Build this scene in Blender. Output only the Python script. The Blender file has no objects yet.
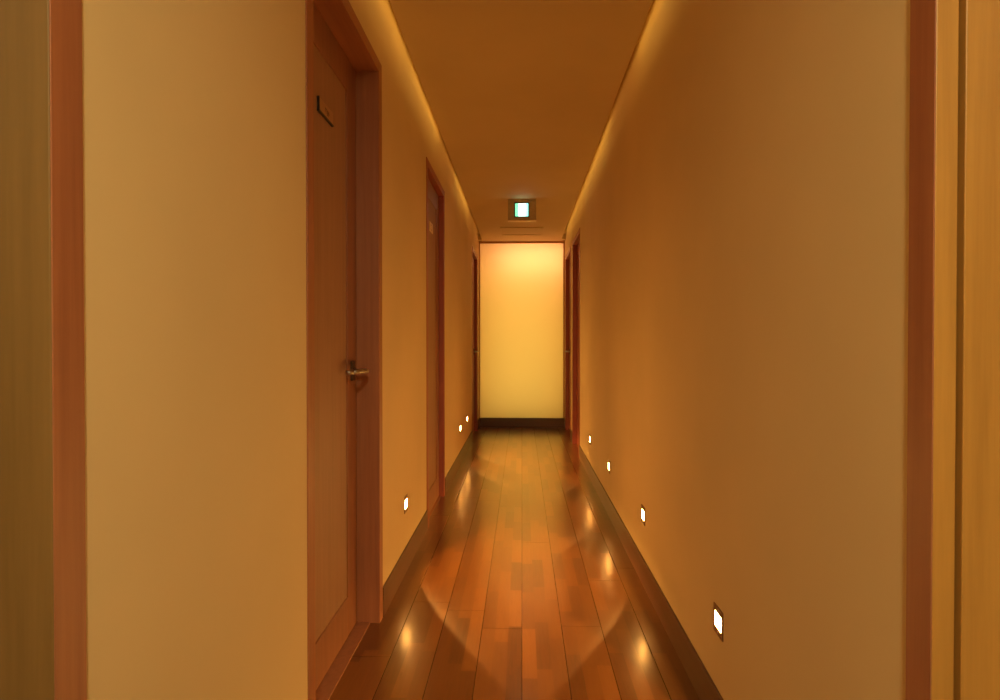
import bpy, bmesh, math, random
from mathutils import Vector, Matrix
random.seed(7)
SC = bpy.context.scene
COL = SC.collection

# ---------------------------------------------------------------- camera, world, exposure
F_PX = 640.0                     # focal length in pixels of a 1000 px wide frame
CAM_Z = 1.09
cam = bpy.data.cameras.new('camera')
cam.sensor_width = 36.0
cam.lens = F_PX / 1000.0 * 36.0
cam.clip_start = 0.01
cam_o = bpy.data.objects.new('camera', cam)
COL.objects.link(cam_o)
cam_o.location = (0, 0, CAM_Z)
cam_o.rotation_euler = (math.radians(90) - math.atan(7 / F_PX), 0, math.atan(22 / F_PX))
SC.camera = cam_o

world = bpy.data.worlds.new('world')
world.use_nodes = True
world.node_tree.nodes['Background'].inputs[0].default_value = (0.02, 0.012, 0.004, 1)
world.node_tree.nodes['Background'].inputs[1].default_value = 0.2
SC.world = world
SC.view_settings.view_transform = 'Standard'
SC.view_settings.look = 'None'
SC.view_settings.gamma = 1.0
SC.view_settings.use_curve_mapping = False
SC.view_settings.exposure = 0.04
SC.cycles.max_bounces = 14
SC.cycles.diffuse_bounces = 9
SC.cycles.glossy_bounces = 5
SC.cycles.sample_clamp_indirect = 6.0
SC.cycles.use_denoising = True
SC.cycles.blur_glossy = 0.3

# light levels
WARM = (1.0, 0.54, 0.115)
P_PANEL = 10.5        # lamps behind the end panel
P_PANEL_HOT = 5.5
P_STEP = 80.0          # each foot light
E_LENS = 130.0
E_TUBE = 6.0         # cove tubes
P_ENTRY = 39.0        # ceiling lamp by the entrance, behind the camera

# ---------------------------------------------------------------- dimensions
XL, XR = -0.5555, 0.55           # wall faces
WT = 0.16                        # wall thickness
Y_NEAR, Y_END, Y_BOX = -1.8, 8.26, 8.62
Z_CEIL, Z_COVE, Z_TOP = 2.40, 2.530, 2.62
SLAB_L, SLAB_R = -0.508, 0.497

# ---------------------------------------------------------------- materials
def srgb(r, g, b):
    f = lambda c: (c / 12.92) if c <= 0.04045 else ((c + 0.055) / 1.055) ** 2.4
    return (f(r / 255), f(g / 255), f(b / 255), 1)

def new_mat(name):
    m = bpy.data.materials.new(name)
    m.use_nodes = True
    nt = m.node_tree
    return m, nt, nt.nodes['Principled BSDF']

def N(nt, kind, **kw):
    n = nt.nodes.new(kind)
    for k, v in kw.items():
        setattr(n, k, v)
    return n

def math_node(nt, op, a, b=None, c=None):
    n = N(nt, 'ShaderNodeMath', operation=op)
    for i, v in enumerate((a, b, c)):
        if v is None:
            continue
        if isinstance(v, (int, float)):
            n.inputs[i].default_value = v
        else:
            nt.links.new(v, n.inputs[i])
    return n.outputs[0]

def ramp(nt, fac, stops):
    n = N(nt, 'ShaderNodeValToRGB')
    e = n.color_ramp.elements
    while len(e) < len(stops):
        e.new(0.5)
    for el, (p, c) in zip(e, stops):
        el.position = p
        el.color = c if len(c) == 4 else (*c, 1)
    nt.links.new(fac, n.inputs[0])
    return n.outputs[0]

def bump(nt, bsdf, height, strength, dist=0.001):
    b = N(nt, 'ShaderNodeBump')
    b.inputs['Strength'].default_value = strength
    b.inputs['Distance'].default_value = dist
    nt.links.new(height, b.inputs['Height'])
    nt.links.new(b.outputs[0], bsdf.inputs['Normal'])

def plaster(name, col, rough=0.75, amount=0.12):
    m, nt, p = new_mat(name)
    tc = N(nt, 'ShaderNodeTexCoord')
    n1 = N(nt, 'ShaderNodeTexNoise'); n1.inputs['Scale'].default_value = 240; n1.inputs['Detail'].default_value = 4
    n2 = N(nt, 'ShaderNodeTexNoise'); n2.inputs['Scale'].default_value = 1.6; n2.inputs['Detail'].default_value = 3
    nt.links.new(tc.outputs['Object'], n1.inputs['Vector'])
    nt.links.new(tc.outputs['Object'], n2.inputs['Vector'])
    d = tuple(c * 0.95 for c in col)
    l = tuple(min(1, c * 1.04) for c in col)
    nt.links.new(ramp(nt, n2.outputs['Fac'], [(0.3, d), (0.7, l)]), p.inputs['Base Color'])
    p.inputs['Roughness'].default_value = rough
    p.inputs['Specular IOR Level'].default_value = 0.3
    bump(nt, p, n1.outputs['Fac'], amount, 0.0006)
    return m

def wood(name, dark, light, rough=0.38, axis='Z', scale=1.0, spec=0.45):
    """Straight grain running along `axis`."""
    m, nt, p = new_mat(name)
    tc = N(nt, 'ShaderNodeTexCoord')
    mp = N(nt, 'ShaderNodeMapping')
    s = [26 * scale] * 3
    s['XYZ'.index(axis)] = 1.1 * scale
    mp.inputs['Scale'].default_value = s
    nt.links.new(tc.outputs['Object'], mp.inputs['Vector'])
    n1 = N(nt, 'ShaderNodeTexNoise'); n1.inputs['Scale'].default_value = 1.5; n1.inputs['Detail'].default_value = 6
    n1.inputs['Distortion'].default_value = 0.6
    n2 = N(nt, 'ShaderNodeTexNoise'); n2.inputs['Scale'].default_value = 8; n2.inputs['Detail'].default_value = 3
    nt.links.new(mp.outputs[0], n1.inputs['Vector'])
    nt.links.new(mp.outputs[0], n2.inputs['Vector'])
    f = math_node(nt, 'ADD', math_node(nt, 'MULTIPLY', n1.outputs['Fac'], 0.75),
                  math_node(nt, 'MULTIPLY', n2.outputs['Fac'], 0.25))
    nt.links.new(ramp(nt, f, [(0.33, dark), (0.67, light)]), p.inputs['Base Color'])
    p.inputs['Roughness'].default_value = rough
    p.inputs['Specular IOR Level'].default_value = spec
    bump(nt, p, n2.outputs['Fac'], 0.05, 0.0005)
    return m

def plain(name, col, rough=0.5, metal=0.0, noise=0.06):
    m, nt, p = new_mat(name)
    tc = N(nt, 'ShaderNodeTexCoord')
    n = N(nt, 'ShaderNodeTexNoise'); n.inputs['Scale'].default_value = 35
    nt.links.new(tc.outputs['Object'], n.inputs['Vector'])
    a = tuple(c * (1 - noise) for c in col[:3]); b = tuple(c * (1 + noise) for c in col[:3])
    nt.links.new(ramp(nt, n.outputs['Fac'], [(0.35, a), (0.65, b)]), p.inputs['Base Color'])
    p.inputs['Roughness'].default_value = rough
    p.inputs['Metallic'].default_value = metal
    return m

def glow(name, col, strength):
    m, nt, p = new_mat(name)
    p.inputs['Base Color'].default_value = (0.8, 0.8, 0.8, 1)
    p.inputs['Emission Color'].default_value = (*col, 1)
    p.inputs['Emission Strength'].default_value = strength
    return m

def floor_material():
    m, nt, p = new_mat('three_strip_flooring')
    tc = N(nt, 'ShaderNodeTexCoord')
    sep = N(nt, 'ShaderNodeSeparateXYZ')
    nt.links.new(tc.outputs['Object'], sep.inputs[0])
    x, y = sep.outputs[0], sep.outputs[1]
    BW = 0.152
    bx = math_node(nt, 'DIVIDE', x, BW)
    row = math_node(nt, 'FLOOR', math_node(nt, 'DIVIDE', x, BW / 3))
    board = math_node(nt, 'FLOOR', bx)
    wr = N(nt, 'ShaderNodeTexWhiteNoise', noise_dimensions='1D')
    nt.links.new(row, wr.inputs['W'])
    wy = math_node(nt, 'ADD', math_node(nt, 'DIVIDE', y, 0.36), math_node(nt, 'MULTIPLY', wr.outputs['Value'], 7.3))
    cell = math_node(nt, 'FLOOR', wy)
    comb = N(nt, 'ShaderNodeCombineXYZ')
    nt.links.new(row, comb.inputs[0]); nt.links.new(cell, comb.inputs[1])
    wn = N(nt, 'ShaderNodeTexWhiteNoise', noise_dimensions='2D')
    nt.links.new(comb.outputs[0], wn.inputs['Vector'])
    tone = wn.outputs['Value']
    # grain, shifted per stave
    shift = N(nt, 'ShaderNodeCombineXYZ')
    nt.links.new(math_node(nt, 'ADD', math_node(nt, 'MULTIPLY', x, 60), math_node(nt, 'MULTIPLY', tone, 50)), shift.inputs[0])
    nt.links.new(math_node(nt, 'MULTIPLY', y, 3.5), shift.inputs[1])
    g = N(nt, 'ShaderNodeTexNoise'); g.inputs['Scale'].default_value = 1.6; g.inputs['Detail'].default_value = 5
    g.inputs['Distortion'].default_value = 0.7
    nt.links.new(shift.outputs[0], g.inputs['Vector'])
    t = math_node(nt, 'ADD', math_node(nt, 'MULTIPLY', tone, 0.62), math_node(nt, 'MULTIPLY', g.outputs['Fac'], 0.42))
    col = ramp(nt, t, [(0.10, (0.052, 0.016, 0.006)), (0.34, (0.094, 0.032, 0.010)),
                       (0.62, (0.128, 0.047, 0.014)), (0.95, (0.185, 0.073, 0.022))])
    # small knots and mineral streaks
    kv = N(nt, 'ShaderNodeCombineXYZ')
    nt.links.new(math_node(nt, 'ADD', math_node(nt, 'MULTIPLY', x, 34), math_node(nt, 'MULTIPLY', tone, 20)), kv.inputs[0])
    nt.links.new(math_node(nt, 'MULTIPLY', y, 9), kv.inputs[1])
    k = N(nt, 'ShaderNodeTexNoise'); k.inputs['Scale'].default_value = 1.0; k.inputs['Detail'].default_value = 3
    nt.links.new(kv.outputs[0], k.inputs['Vector'])
    kf = ramp(nt, k.outputs['Fac'], [(0.66, (0, 0, 0)), (0.74, (1, 1, 1))])
    mix = N(nt, 'ShaderNodeMix', data_type='RGBA')
    nt.links.new(math_node(nt, 'MULTIPLY', kf, 0.6), mix.inputs[0])
    nt.links.new(col, mix.inputs[6]); mix.inputs[7].default_value = (0.085, 0.03, 0.012, 1)
    # board joints
    d = math_node(nt, 'ABSOLUTE', math_node(nt, 'SUBTRACT', math_node(nt, 'FRACT', math_node(nt, 'ADD', bx, 0.5)), 0.5))
    seam = math_node(nt, 'LESS_THAN', d, 0.010)
    wb = N(nt, 'ShaderNodeTexWhiteNoise', noise_dimensions='1D'); nt.links.new(board, wb.inputs['W'])
    ey = math_node(nt, 'ADD', math_node(nt, 'DIVIDE', y, 1.82), wb.outputs['Value'])
    de = math_node(nt, 'ABSOLUTE', math_node(nt, 'SUBTRACT', math_node(nt, 'FRACT', ey), 0.5))
    seam = math_node(nt, 'MAXIMUM', seam, math_node(nt, 'LESS_THAN', de, 0.0005))
    mix2 = N(nt, 'ShaderNodeMix', data_type='RGBA')
    nt.links.new(math_node(nt, 'MULTIPLY', seam, 0.95), mix2.inputs[0])
    nt.links.new(mix.outputs[2], mix2.inputs[6]); mix2.inputs[7].default_value = (0.03, 0.012, 0.006, 1)
    nt.links.new(mix2.outputs[2], p.inputs['Base Color'])
    p.inputs['Roughness'].default_value = 0.17
    p.inputs['Specular IOR Level'].default_value = 0.4
    p.inputs['Coat Weight'].default_value = 1.0
    p.inputs['Coat IOR'].default_value = 1.56
    p.inputs['Coat Roughness'].default_value = 0.277
    p.inputs['Coat Tint'].default_value = (1.0, 0.86, 0.62, 1)         # amber varnish
    nt.links.new(math_node(nt, 'SUBTRACT', 1.0, math_node(nt, 'MULTIPLY', seam, 0.9)), p.inputs['Coat Weight'])   # open joints do not shine
    return m

def translucent_panel():
    m = bpy.data.materials.new('amber_diffuser')
    m.use_nodes = True
    nt = m.node_tree
    nt.nodes.clear()
    out = N(nt, 'ShaderNodeOutputMaterial')
    tr = N(nt, 'ShaderNodeBsdfTranslucent'); tr.inputs[0].default_value = (0.92, 0.80, 0.52, 1)
    df = N(nt, 'ShaderNodeBsdfDiffuse'); df.inputs[0].default_value = (0.82, 0.66, 0.36, 1)
    mx = N(nt, 'ShaderNodeMixShader'); mx.inputs[0].default_value = 0.35
    nt.links.new(tr.outputs[0], mx.inputs[1]); nt.links.new(df.outputs[0], mx.inputs[2])
    nt.links.new(mx.outputs[0], out.inputs[0])
    return m

M = {
    'wall': plaster('beige_wallpaper', (0.65, 0.48, 0.26)),
    'ceiling': plaster('ceiling_paper', (0.64, 0.49, 0.26), 0.8, 0.08),
    'white': plaster('white_lightbox_paint', (0.85, 0.85, 0.85), 0.8, 0.02),
    'floor': floor_material(),
    'casing': wood('casing_wood', (0.27, 0.088, 0.040, 1), (0.36, 0.126, 0.056, 1), 0.5),
    'casing_h': wood('casing_wood_level', (0.27, 0.088, 0.040, 1), (0.36, 0.126, 0.056, 1), 0.5, 'Y'),
    'casing_red': wood('red_brown_casing_wood', (0.26, 0.055, 0.038, 1), (0.34, 0.078, 0.050, 1), 0.45),
    'casing_red_h': wood('red_brown_casing_wood_level', (0.26, 0.055, 0.038, 1), (0.34, 0.078, 0.050, 1), 0.45, 'Y'),
    'jamb': wood('jamb_wood', (0.40, 0.180, 0.036, 1), (0.52, 0.245, 0.052, 1), 0.45),
    'jamb_olive': wood('jamb_wood_brown', (0.17, 0.088, 0.024, 1), (0.22, 0.115, 0.034, 1), 0.5),
    'stile': wood('door_wood', (0.225, 0.082, 0.042, 1), (0.295, 0.112, 0.057, 1), 0.4),
    'panel': wood('door_panel_veneer', (0.28, 0.137, 0.080, 1), (0.34, 0.17, 0.098, 1), 0.55),
    'base': wood('dark_baseboard', (0.080, 0.025, 0.013, 1), (0.110, 0.036, 0.018, 1), 0.35, 'Y'),
    'base_x': wood('dark_baseboard_across', (0.080, 0.025, 0.013, 1), (0.110, 0.036, 0.018, 1), 0.35, 'X'),
    'frame_x': wood('panel_frame_wood', (0.44, 0.20, 0.06, 1), (0.55, 0.26, 0.08, 1), 0.4, 'X'),
    'bronze': plain('bronze_plate', (0.20, 0.09, 0.035), 0.4, 0.35),
    'steel': plain('brushed_steel', (0.42, 0.35, 0.30), 0.36, 1.0),
    'darksteel': plain('dark_metal', (0.11, 0.07, 0.045), 0.4, 0.9),
    'black': plain('black_edge', (0.01, 0.008, 0.006), 0.4),
    'plate': wood('name_plate_wood', (0.33, 0.15, 0.062, 1), (0.38, 0.18, 0.072, 1), 0.4, 'Y'),
    'plate_pale': plain('pale_plate', (0.70, 0.50, 0.26), 0.4),
    'text': plain('faded_brown_ink', (0.11, 0.035, 0.014), 0.5),
    'signbody': plain('sign_housing', (0.46, 0.38, 0.24), 0.45, 0.2),
    'amber': translucent_panel(),
    'lens': glow('foot_light_lens', (1.0, 0.50, 0.12), E_LENS),
    'strip': glow('cove_strip_light', (1.0, 0.59, 0.115), E_TUBE),
    'strip_fill': glow('cove_gap_fill_light', (1.0, 0.46, 0.09), E_TUBE * 0.4),  # added faint glow for cove stretches where no lamp is lit
    'sign_white': glow('sign_white', (0.74, 1.0, 0.87), 2.3),
    'sign_green': glow('sign_green', (0.12, 1.0, 0.50), 1.3),
    'sign_cyan': glow('sign_cyan', (0.25, 1.0, 0.82), 1.9),
    'shade': glow('lamp_shade', (1.0, 0.62, 0.25), 1.0),
}

# ---------------------------------------------------------------- helpers
def add_box(bm, x0, x1, y0, y1, z0, z1):
    x0, x1 = min(x0, x1), max(x0, x1); y0, y1 = min(y0, y1), max(y0, y1); z0, z1 = min(z0, z1), max(z0, z1)
    vs = [bm.verts.new(c) for c in ((x0, y0, z0), (x1, y0, z0), (x1, y1, z0), (x0, y1, z0),
                                    (x0, y0, z1), (x1, y0, z1), (x1, y1, z1), (x0, y1, z1))]
    for f in ((0, 3, 2, 1), (4, 5, 6, 7), (0, 1, 5, 4), (1, 2, 6, 5), (2, 3, 7, 6), (3, 0, 4, 7)):
        bm.faces.new([vs[i] for i in f])

def add_tube(bm, p0, p1, r0, r1=None, seg=16):
    p0, p1 = Vector(p0), Vector(p1)
    r1 = r0 if r1 is None else r1
    d = (p1 - p0).normalized()
    a = d.orthogonal().normalized(); b = d.cross(a)
    ring = lambda p, r: [bm.verts.new(p + r * (math.cos(t) * a + math.sin(t) * b))
                         for t in (2 * math.pi * i / seg for i in range(seg))]
    A, B = ring(p0, r0), ring(p1, r1)
    for i in range(seg):
        bm.faces.new((A[i], A[(i + 1) % seg], B[(i + 1) % seg], B[i]))
    bm.faces.new(A[::-1]); bm.faces.new(B)

def obj(name, bm, mat, parent=None, bev=0.0, smooth=False):
    me = bpy.data.meshes.new(name)
    bmesh.ops.recalc_face_normals(bm, faces=bm.faces)
    if bev:
        es = [e for e in bm.edges if len(e.link_faces) == 2 and e.calc_face_angle(0) > 0.6]
        bmesh.ops.bevel(bm, geom=es, offset=bev, segments=2, profile=0.5, affect='EDGES', clamp_overlap=True)
    if smooth:
        for f in bm.faces:
            f.smooth = True
    bm.to_mesh(me); bm.free()
    me.materials.append(mat)
    o = bpy.data.objects.new(name, me)
    COL.objects.link(o)
    if parent is not None:
        o.parent = parent
    return o

def boxes(name, lst, mat, parent=None, bev=0.0):
    bm = bmesh.new()
    for b in lst:
        add_box(bm, *b)
    return obj(name, bm, mat, parent, bev)

def tag(o, label=None, cat=None, group=None, kind=None):
    if label: o['label'] = label
    if cat: o['category'] = cat
    if group: o['group'] = group
    if kind: o['kind'] = kind
    return o

def thing(name, label, cat, loc=(0, 0, 0), group=None, kind=None):
    o = bpy.data.objects.new(name, None)
    o.empty_display_size = 0.1
    COL.objects.link(o)
    o.location = loc
    return tag(o, label, cat, group, kind)

# ---------------------------------------------------------------- doors: where they stand
CW = 0.054                       # face width of the door frames
# (side, y outer near, y outer far, top, face x of the leaf measured from the axis)
DOORS = [
    dict(n=1, s=-1, y0=-0.10, y1=0.786, top=2.18, leaf=0.640),
    dict(n=2, s=-1, y0=1.632, y1=2.512, top=2.181, leaf=0.6394),
    dict(n=3, s=-1, y0=3.705, y1=4.565, top=2.170, leaf=0.587),
    dict(n=4, s=-1, y0=7.08, y1=7.96, top=2.165, leaf=0.590),
    dict(n=5, s=1, y0=-0.03, y1=0.922, top=2.18, leaf=0.652),
    dict(n=6, s=1, y0=6.09, y1=6.98, top=2.185, leaf=0.594),
    dict(n=7, s=1, y0=7.24, y1=8.11, top=2.180, leaf=0.594),
]

# ---------------------------------------------------------------- the setting
def struct(o, label, cat):
    return tag(o, label, cat, kind='structure')

struct(boxes('floor', [(XL - WT, XR + WT, Y_NEAR - 0.1, Y_BOX, -0.08, 0)], M['floor']),
       'glossy three-strip wooden corridor floor', 'floor')

def side_wall(side):
    face = XL if side < 0 else XR
    back = face + side * WT
    ds = sorted([d for d in DOORS if d['s'] == side], key=lambda d: d['y0'])
    lst, y = [], Y_NEAR
    for d in ds:
        lst.append((face, back, y, d['y0'], 0, Z_TOP))
        lst.append((face, back, d['y0'], d['y1'], d['top'], Z_TOP))
        y = d['y1']
    lst.append((face, back, y, Y_BOX, 0, Z_TOP))
    return lst
struct(boxes('wall_left', side_wall(-1), M['wall']), 'beige left corridor wall with four doorways', 'wall')
struct(boxes('wall_right', side_wall(1), M['wall']), 'long beige right corridor wall', 'wall')
struct(boxes('wall_near', [(XL - WT, XR + WT, Y_NEAR - 0.1, Y_NEAR, 0, Z_TOP)], M['wall']),
       'beige wall behind the viewer closing the corridor', 'wall')
struct(boxes('wall_far', [(XL, XR, Y_BOX, Y_BOX + 0.08, 0, Z_TOP)], M['white']),
       'white back of the light box behind the glowing panel', 'wall')

# dropped ceiling slab with an open cove slot along both walls, closed by a block before the end wall
SLAB_T = 0.012
struct(boxes('ceiling', [
    (SLAB_L, SLAB_R, Y_NEAR, Y_END, Z_CEIL, Z_CEIL + SLAB_T),
    (XL - WT, XR + WT, Y_NEAR - 0.1, Y_BOX + 0.08, Z_COVE, Z_TOP),
    (XL, SLAB_L, 8.10, Y_END, Z_CEIL - 0.002, Z_COVE), (SLAB_R, XR, 8.10, Y_END, Z_CEIL - 0.002, Z_COVE),
    (XL, SLAB_L, 7.96, 8.10, 2.468, Z_COVE), (SLAB_R, XR, 7.96, 8.10, 2.468, Z_COVE),
    (SLAB_L, SLAB_R, 8.22, Y_END, Z_CEIL + SLAB_T, Z_COVE),
], M['ceiling']), 'plain dropped ceiling with glowing cove slots at both walls', 'ceiling')

def baseboard(side):
    face = XL if side < 0 else XR
    ds = sorted([d for d in DOORS if d['s'] == side], key=lambda d: d['y0'])
    lst, y = [], Y_NEAR
    for d in ds:
        lst.append((face, face - side * 0.007, y, d['y0'] - 0.0005, 0.0, 0.118))
        y = d['y1'] + 0.0005
    lst.append((face, face - side * 0.007, y, Y_END - 0.012, 0.0, 0.118))
    return lst
struct(boxes('baseboard_left', baseboard(-1), M['base'], bev=0.0015), 'dark wooden baseboard along the left wall', 'baseboard')
struct(boxes('baseboard_right', baseboard(1), M['base'], bev=0.0015), 'dark wooden baseboard along the right wall', 'baseboard')
struct(boxes('baseboard_end', [(XL, XR, Y_END - 0.010, Y_END + 0.02, 0.0, 0.122)], M['base_x'], bev=0.0015),
       'dark baseboard below the glowing end panel', 'baseboard')

# ---------------------------------------------------------------- doors
def make_door(d, label, handle=None, name_plate=None):
    s, y0, y1, top, lf = d['s'], d['y0'], d['y1'], d['top'], d['leaf']
    root = thing('door_%d' % d['n'], label, 'door', (s * 0.60, (y0 + y1) / 2, 0), kind='structure')
    ox, oy = s * 0.60, (y0 + y1) / 2
    def B(xa, xb, ya, yb, za, zb):            # |x| from the axis, world y, z -> local
        return (s * xa - ox, s * xb - ox, ya - oy, yb - oy, za, zb)
    wall = abs(XL) if s < 0 else XR
    face = wall - 0.004
    back = wall + WT
    if d['n'] == 5:                           # wide rebated jamb: two boards with a groove between them
        fl = []
        for ya, yb in ((y0, y0 + CW), (y1 - CW, y1)):
            fl.append(B(face, 0.5755, ya, yb, 0, top))
            fl.append(B(0.5845, back, ya, yb, 0, top))
        boxes('jamb', fl[:2], M['jamb'], root, 0.0015)
        boxes('jamb', fl[2:], M['jamb'], root, 0.0015)
        # darker facing strip of the casing on the corridor side
        boxes('casing', [B(face - 0.002, face, y0, y0 + CW, 0, top), B(face - 0.002, face, y1 - CW, y1, 0, top),
                         B(face - 0.002, face, y0 + CW, y1 - CW, top - 0.045, top)], M['casing'], root)
        boxes('head', [B(face, back, y0 + CW, y1 - CW, top - 0.045, top)], M['casing_h'], root, 0.0015)
    else:
        red = d['n'] in (3, 4, 6, 7)
        jm = M['jamb_olive'] if d['n'] == 1 else M['casing_red' if red else 'casing']
        if d['n'] == 1:
            boxes('casing', [B(face - 0.002, face, y0, y0 + CW, 0, top), B(face - 0.002, face, y1 - CW, y1, 0, top),
                             B(face - 0.002, face, y0 + CW, y1 - CW, top - 0.045, top)], M['casing'], root, 0.0008)
        boxes('jamb', [B(face, back, y0, y0 + CW, 0, top)], jm, root, 0.0018)
        boxes('jamb', [B(face, back, y1 - CW, y1, 0, top)], jm, root, 0.0018)
        boxes('head', [B(face, back, y0 + CW, y1 - CW, top - 0.045, top)], M['casing_red_h' if red else 'casing_h'], root, 0.0018)
    yi0, yi1, zt = y0 + CW + 0.005, y1 - CW - 0.005, top - 0.045 - 0.003
    zb, th = 0.009, 0.036
    st, tr, br = 0.127, 0.118, 0.146
    boxes('leaf', [B(lf, lf + th, yi0, yi0 + st, zb, zt), B(lf, lf + th, yi1 - st, yi1, zb, zt),
                   B(lf, lf + th, yi0 + st, yi1 - st, zt - tr, zt), B(lf, lf + th, yi0 + st, yi1 - st, zb, zb + br)],
          M['casing_red' if d['n'] in (4, 6, 7) else 'stile'], root, 0.0012)
    boxes('panel', [B(lf + 0.005, lf + th - 0.005, yi0 + st - 0.004, yi1 - st + 0.004, zb + br - 0.004, zt - tr + 0.004)],
          M['casing_red' if d['n'] in (4, 6, 7) else 'panel'], root)
    boxes('sill', [B(wall + 0.033 if lf > 0.62 else lf - 0.012, back, y0 + CW, y1 - CW, 0.0005, 0.005)], M['stile'], root, 0.001)
    if handle:
        sg = 1 if handle == 'far' else -1
        hy = (yi1 - 0.066) if sg > 0 else (yi0 + 0.066)
        hz = 0.985
        h = boxes('handle', [B(lf - 0.007, lf + 0.001, hy - 0.021, hy + 0.021, hz - 0.036, hz + 0.036)],
                  M['darksteel'], root, 0.002)
        tag(h, 'dark square rose with a steel lever')
        bm = bmesh.new()
        P = lambda x, y, z: (s * x - ox, y - oy, z)
        add_tube(bm, P(lf - 0.006, hy, hz), P(lf - 0.050, hy, hz + 0.001), 0.0085, 0.0075)
        pts = [(lf - 0.047, 0.010, 0.0), (lf - 0.055, 0.0, 0.0), (lf - 0.057, -0.030, 0.001), (lf - 0.050, -0.075, 0.001),
               (lf - 0.034, -0.110, 0.0), (lf - 0.014, -0.126, -0.001)]
        for (xa, ya, za), (xb, yb, zb_) in zip(pts, pts[1:]):
            add_tube(bm, P(xa, hy + sg * ya, hz + za), P(xb, hy + sg * yb, hz + zb_), 0.0095, 0.0095)
        obj('lever', bm, M['steel'], h, smooth=True)
    if name_plate:
        ym, px = (y0 + y1) / 2 + name_plate['dy'], lf + 0.005
        w, za, zb2 = name_plate['w'], name_plate['z0'], name_plate['z1']
        pl = boxes('name_plate', [B(px - 0.005, px, ym - w / 2, ym + w / 2, za, zb2)], M[name_plate['mat']], root, 0.0008)
        tag(pl, name_plate['label'])
        if name_plate.get('edge'):
            boxes('plate_edge', [B(px - 0.0075, px, ym - w / 2 - 0.004, ym - w / 2, za - 0.005, zb2),
                                 B(px - 0.0075, px, ym - w / 2, ym + w / 2, za - 0.005, za)], M['black'], pl)
        strokes = []
        for (a, b, c, e) in name_plate['marks']:
            strokes.append(B(px - 0.0056, px - 0.004, ym + a, ym + b, za + c, za + e))
        boxes('plate_writing', strokes, M[name_plate.get('ink', 'text')], pl)
    return root

D = {d['n']: d for d in DOORS}
make_door(D[1], 'wooden doorway at the left edge of the photo, nearest the viewer')
make_door(D[2], 'brown panelled door with lever handle, large in the left foreground', 'far',
          dict(dy=0.006, w=0.150, z0=1.826, z1=1.868, mat='plate', edge=True,
               label='small brown name plate with a black edge on two sides',
               marks=[(-0.012, -0.010, 0.016, 0.030), (-0.006, 0.004, 0.026, 0.029), (-0.003, -0.001, 0.012, 0.028),
                      (0.008, 0.018, 0.024, 0.027), (0.010, 0.013, 0.010, 0.025), (0.017, 0.019, 0.010, 0.025),
                      (0.022, 0.034, 0.019, 0.022), (0.025, 0.028, 0.012, 0.028)]))
make_door(D[3], 'narrow-looking brown door halfway along the left wall, pale name plate', None,
          dict(dy=0.004, w=0.145, z0=1.808, z1=1.868, mat='plate_pale',
               label='small pale name plate', ink='plate',
               marks=[(-0.030, -0.024, 0.012, 0.048), (0.024, 0.030, 0.012, 0.048), (-0.024, 0.024, 0.012, 0.017),
                      (-0.024, 0.024, 0.043, 0.048)]))
make_door(D[4], 'dark red-brown door at the far end of the left wall', 'far')
make_door(D[5], 'wooden doorway with grooved orange jamb at the right edge of the photo')
make_door(D[6], 'dark red-brown door on the right wall, nearer of the far pair')
make_door(D[7], 'dark red-brown door on the right wall, beside the glowing end panel', 'far')

# ---------------------------------------------------------------- glowing panel that closes the corridor
px0, px1, pz0, pz1 = -0.543, 0.531, 0.122, 2.374
root = thing('light_panel', 'tall glowing amber panel in a thin dark frame closing the corridor end', 'light panel', (0, Y_END, 0))
boxes('diffuser', [(px0, px1, 0.004, 0.010, pz0, pz1)], M['amber'], root)
boxes('frame', [(XL + 0.001, px0, -0.003, 0.02, pz0, Z_CEIL - 0.001), (px1, XR - 0.001, -0.003, 0.02, pz0, Z_CEIL - 0.001),
                (px0, px1, -0.003, 0.02, pz1, Z_CEIL - 0.001)], M['frame_x'], root, 0.001)
def area(name, loc, rot, sx, sy, power, col, parent=None, spread=None):
    l = bpy.data.lights.new(name, 'AREA')
    l.shape = 'RECTANGLE'; l.size = sx; l.size_y = sy; l.energy = power; l.color = col
    if spread: l.spread = spread
    o = bpy.data.objects.new(name, l)
    COL.objects.link(o)
    o.location = loc; o.rotation_euler = rot
    if parent is not None: o.parent = parent
    return o
area('panel_lamp', (0, 0.33, 1.16), (math.radians(-90), 0, 0), 1.0, 2.1, P_PANEL, (1, 0.86, 0.34), root)
area('panel_lamp', (0.14, 0.30, 2.20), (math.radians(-90), 0, 0), 0.85, 0.25, P_PANEL_HOT, (1, 0.56, 0.52), root)

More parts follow.
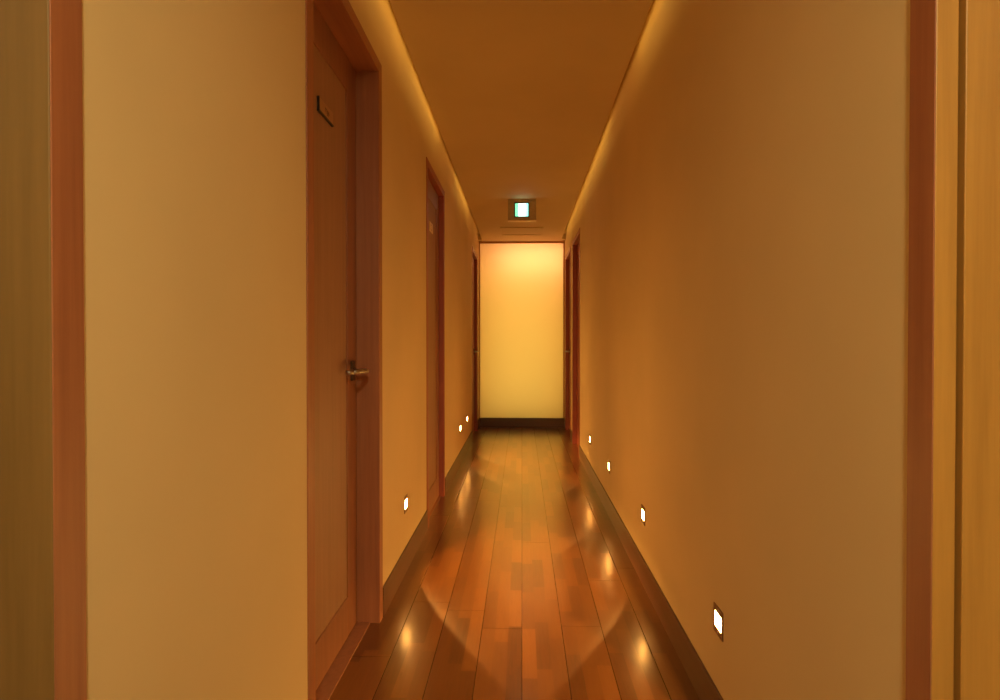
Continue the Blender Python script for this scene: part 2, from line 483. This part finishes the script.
# ---------------------------------------------------------------- foot lights let into the walls
def louvre(l, n, half=62.0, tilt=16.0):
    """Optics of the foot light: a sharp cone thrown downwards, fading above the horizontal."""
    l.use_nodes = True
    nt = l.node_tree
    em = next(q for q in nt.nodes if q.type == 'EMISSION')
    geo = N(nt, 'ShaderNodeNewGeometry')
    dot = N(nt, 'ShaderNodeVectorMath', operation='DOT_PRODUCT')
    t = math.radians(tilt)
    dot.inputs[1].default_value = (n * math.cos(t), 0, -math.sin(t))
    nt.links.new(geo.outputs['Incoming'], dot.inputs[0])
    c = math.cos(math.radians(half))
    mr = N(nt, 'ShaderNodeMapRange', interpolation_type='SMOOTHSTEP')
    sp = N(nt, 'ShaderNodeSeparateXYZ'); nt.links.new(geo.outputs['Incoming'], sp.inputs[0])
    soft = N(nt, 'ShaderNodeMapRange')
    soft.inputs['From Min'].default_value = -0.25; soft.inputs['From Max'].default_value = 0.15
    soft.inputs['To Min'].default_value = c - 0.016; soft.inputs['To Max'].default_value = c - 0.75
    nt.links.new(sp.outputs[2], soft.inputs['Value'])
    nt.links.new(soft.outputs[0], mr.inputs['From Min']); mr.inputs['From Max'].default_value = c + 0.016
    nt.links.new(dot.outputs['Value'], mr.inputs['Value'])
    h = math_node(nt, 'MULTIPLY_ADD', sp.outputs[2], 0.5, 0.5)        # 0 straight down, 1 straight up
    up = ramp(nt, h, [(0.02, (0.06,) * 3), (0.14, (0.17,) * 3), (0.22, (0.36,) * 3), (0.28, (0.66,) * 3), (0.33, (1.0,) * 3),
                      (0.355, (1.0,) * 3), (0.39, (0.26,) * 3), (0.45, (0.075,) * 3), (0.60, (0.095,) * 3), (0.80, (0.165,) * 3),
                      (0.98, (0.145,) * 3)])
    nt.links.new(math_node(nt, 'MULTIPLY', mr.outputs[0], up), em.inputs['Strength'])

def step_light(side, y, z, label):
    face = XL if side < 0 else XR
    n = -side                                  # the way it looks, along x
    root = thing('step_light', label, 'wall light', (face, y, z), 'square foot lights low in the corridor walls')
    hw, hh, lw, lh, t = 0.040, 0.039, 0.030, 0.021, 0.003
    X = lambda a: n * a
    boxes('cover_plate', [(X(0), X(t), -hw, -lw, -hh, hh), (X(0), X(t), lw, hw, -hh, hh),
                          (X(0), X(t), -lw, lw, lh, hh), (X(0), X(t), -lw, lw, -hh, -lh)], M['bronze'], root)
    boxes('lens', [(X(0), X(0.0015), -lw, lw, -lh, lh)], M['lens'], root)
    for zz in (0.031, -0.031):
        bm = bmesh.new()
        add_tube(bm, (X(t), 0, zz), (X(t + 0.0012), 0, zz), 0.0035, seg=12)
        obj('screw', bm, M['steel'], root)
    l = bpy.data.lights.new('lamp', 'SPOT')
    l.energy = P_STEP * (0.74 if side > 0 else 1.28); l.color = WARM
    l.spot_size = math.radians(179); l.spot_blend = 0.0; l.shadow_soft_size = 0.006
    louvre(l, n)
    o = bpy.data.objects.new('lamp', l)
    COL.objects.link(o)
    o.parent = root
    o.location = (X(0.012), 0, 0)
    o.rotation_euler = (0, n * math.radians(-90), 0)     # -z turned into the corridor
    return root
RL = ['foot light on the right wall, nearest the viewer and largest of all',
      'foot light on the right wall, second from the viewer',
      'foot light on the right wall, third from the viewer',
      'smallest foot light on the right wall, just before the far doors']
for y, lab in zip((1.800, 2.909, 4.051, 5.178), RL):
    step_light(1, y, 0.312, lab)
LL = ['foot light on the left wall between the large handled door and the next door',
      'first of two foot lights past the left door with the pale plate',
      'farthest foot light on the left wall, just before the last left door']
for y, lab in zip((3.033, 5.735, 6.46), LL):
    step_light(-1, y, 0.322, lab)

# ---------------------------------------------------------------- strip lamps hidden in the ceiling coves, faint ones added in unlit gaps
def cove_lamp(side, y0, y1, label, gap_fill=False):
    edge = SLAB_L if side < 0 else SLAB_R
    root = thing('cove_lamp', label, 'lamp', (edge, y0, Z_COVE), 'strip lamps in the ceiling coves')
    L, i = y1 - y0, -side
    boxes('diffuser', [(i * 0.010, i * 0.046, 0.006, L - 0.006, -0.014, -0.010)], M['strip_fill' if gap_fill else 'strip'], root)
    boxes('channel', [(i * 0.006, i * 0.050, 0, L, -0.010, -0.0004), (i * 0.006, i * 0.010, 0, L, -0.017, -0.010),
                      (i * 0.046, i * 0.050, 0, L, -0.017, -0.010)], M['white'], root)
for y0, y1, w, dm in ((-0.6, 0.6, 'behind the viewer', 0), (0.62, 1.85, 'over the nearest left door', 0),
                      (1.87, 3.05, 'past the nearest left door', 0), (3.07, 4.27, 'before the middle left door', 0),
                      (4.30, 5.28, 'over the middle left door, added to fill an unlit gap', 1),
                      (5.30, 6.65, 'past the middle left door', 0), (6.68, 7.95, 'over the far left door, added to fill an unlit gap', 1)):
    cove_lamp(-1, y0, y1, 'hidden strip lamp in the left ceiling slot ' + w, dm)
for y0, y1, w, dm in ((-0.6, 0.6, 'behind the viewer', 0), (0.62, 1.85, 'at the first foot light', 0),
                      (1.87, 3.08, 'at the second foot light', 0), (3.10, 4.02, 'before the third foot light, added to fill an unlit gap', 1),
                      (4.04, 5.3, 'past the third foot light', 0), (5.33, 6.6, 'before the far right doors', 0),
                      (6.63, 7.9, 'over the far right doors', 0)):
    cove_lamp(1, y0, y1, 'hidden strip lamp in the right ceiling slot ' + w, dm)

# ---------------------------------------------------------------- exit sign under the ceiling
root = thing('exit_sign', 'small square lit green and white exit sign under the corridor ceiling', 'exit sign', (0, 5.84, Z_CEIL))
hx0, hx1, hz = -0.128, 0.128, -0.192
sx0, sx1, sz0, sz1 = -0.062, 0.056, -0.158, -0.040
boxes('housing', [(hx0, sx0 - 0.005, 0, 0.055, hz, -0.0005), (sx1 + 0.005, hx1, 0, 0.055, hz, -0.0005),
                  (sx0 - 0.005, sx1 + 0.005, 0, 0.055, sz1 + 0.005, -0.0005), (sx0 - 0.005, sx1 + 0.005, 0, 0.055, hz, sz0 - 0.005),
                  (sx0 - 0.005, sx1 + 0.005, 0.02, 0.055, sz0 - 0.005, sz1 + 0.005)], M['signbody'], root)
boxes('bottom_lip', [(hx0 - 0.002, hx1 + 0.002, -0.010, 0.06, hz - 0.006, hz)], M['plate_pale'], root)  # paler than the housing: the end panel's light on the lip, put into colour
boxes('rim', [(sx0 - 0.008, sx0, -0.003, 0.02, sz0 - 0.008, sz1 + 0.008), (sx1, sx1 + 0.008, -0.003, 0.02, sz0 - 0.008, sz1 + 0.008),
              (sx0, sx1, -0.003, 0.02, sz1, sz1 + 0.008), (sx0, sx1, -0.003, 0.02, sz0 - 0.008, sz0)], M['black'], root)
boxes('sign_face', [(sx0 + 0.028, sx1 - 0.022, 0.002, 0.02, sz0, sz1)], M['sign_white'], root)
tag(boxes('side_band', [(sx0, sx0 + 0.028, 0.002, 0.02, sz0, sz1)], M['sign_green'], root), 'green band at the left of the sign')
tag(boxes('side_band', [(sx1 - 0.022, sx1, 0.002, 0.02, sz0, sz1)], M['sign_cyan'], root), 'pale cyan band at the right of the sign')
for a, b in ((-0.058, -0.042), (-0.036, -0.008), (0.012, 0.050)):
    boxes('light_slot', [(a, b, -0.001, 0.004, -0.016, -0.010)], M['plate_pale'], root)  # pale bars: light leaking through the slots, put into the colour

# ---------------------------------------------------------------- access hatch in the ceiling
root = thing('ceiling_hatch', 'flat square hatch in the ceiling between exit sign and glowing panel', 'hatch', (-0.005, 7.26, Z_CEIL))
w, dp, lip, t = 0.245, 0.47, 0.009, 0.010
boxes('frame', [(-w, w, 0, t, -lip, -0.0003), (-w, w, dp - t, dp, -lip, -0.0003),
                (-w, -w + t, t, dp - t, -lip, -0.0003), (w - t, w, t, dp - t, -lip, -0.0003)], M['ceiling'], root)
boxes('lid', [(-w + t, w - t, t, dp - t, -0.003, -0.0003)], M['ceiling'], root)

# ---------------------------------------------------------------- ceiling lamp at the entrance, behind the viewer
root = thing('ceiling_lamp', 'round ceiling lamp over the entrance behind the viewer', 'lamp', (0.12, -0.55, Z_CEIL))
bm = bmesh.new(); add_tube(bm, (0, 0, -0.0005), (0, 0, -0.02), 0.17, seg=40)
obj('base', bm, M['signbody'], root)
bm = bmesh.new(); add_tube(bm, (0, 0, -0.02), (0, 0, -0.06), 0.16, 0.13, seg=40)
obj('lamp_shade', bm, M['shade'], root)
l = bpy.data.lights.new('lamp', 'AREA'); l.shape = 'DISK'; l.size = 0.26; l.energy = P_ENTRY; l.color = (1, 0.97, 0.55)
o = bpy.data.objects.new('lamp', l); COL.objects.link(o); o.parent = root; o.location = (0, 0, -0.064)
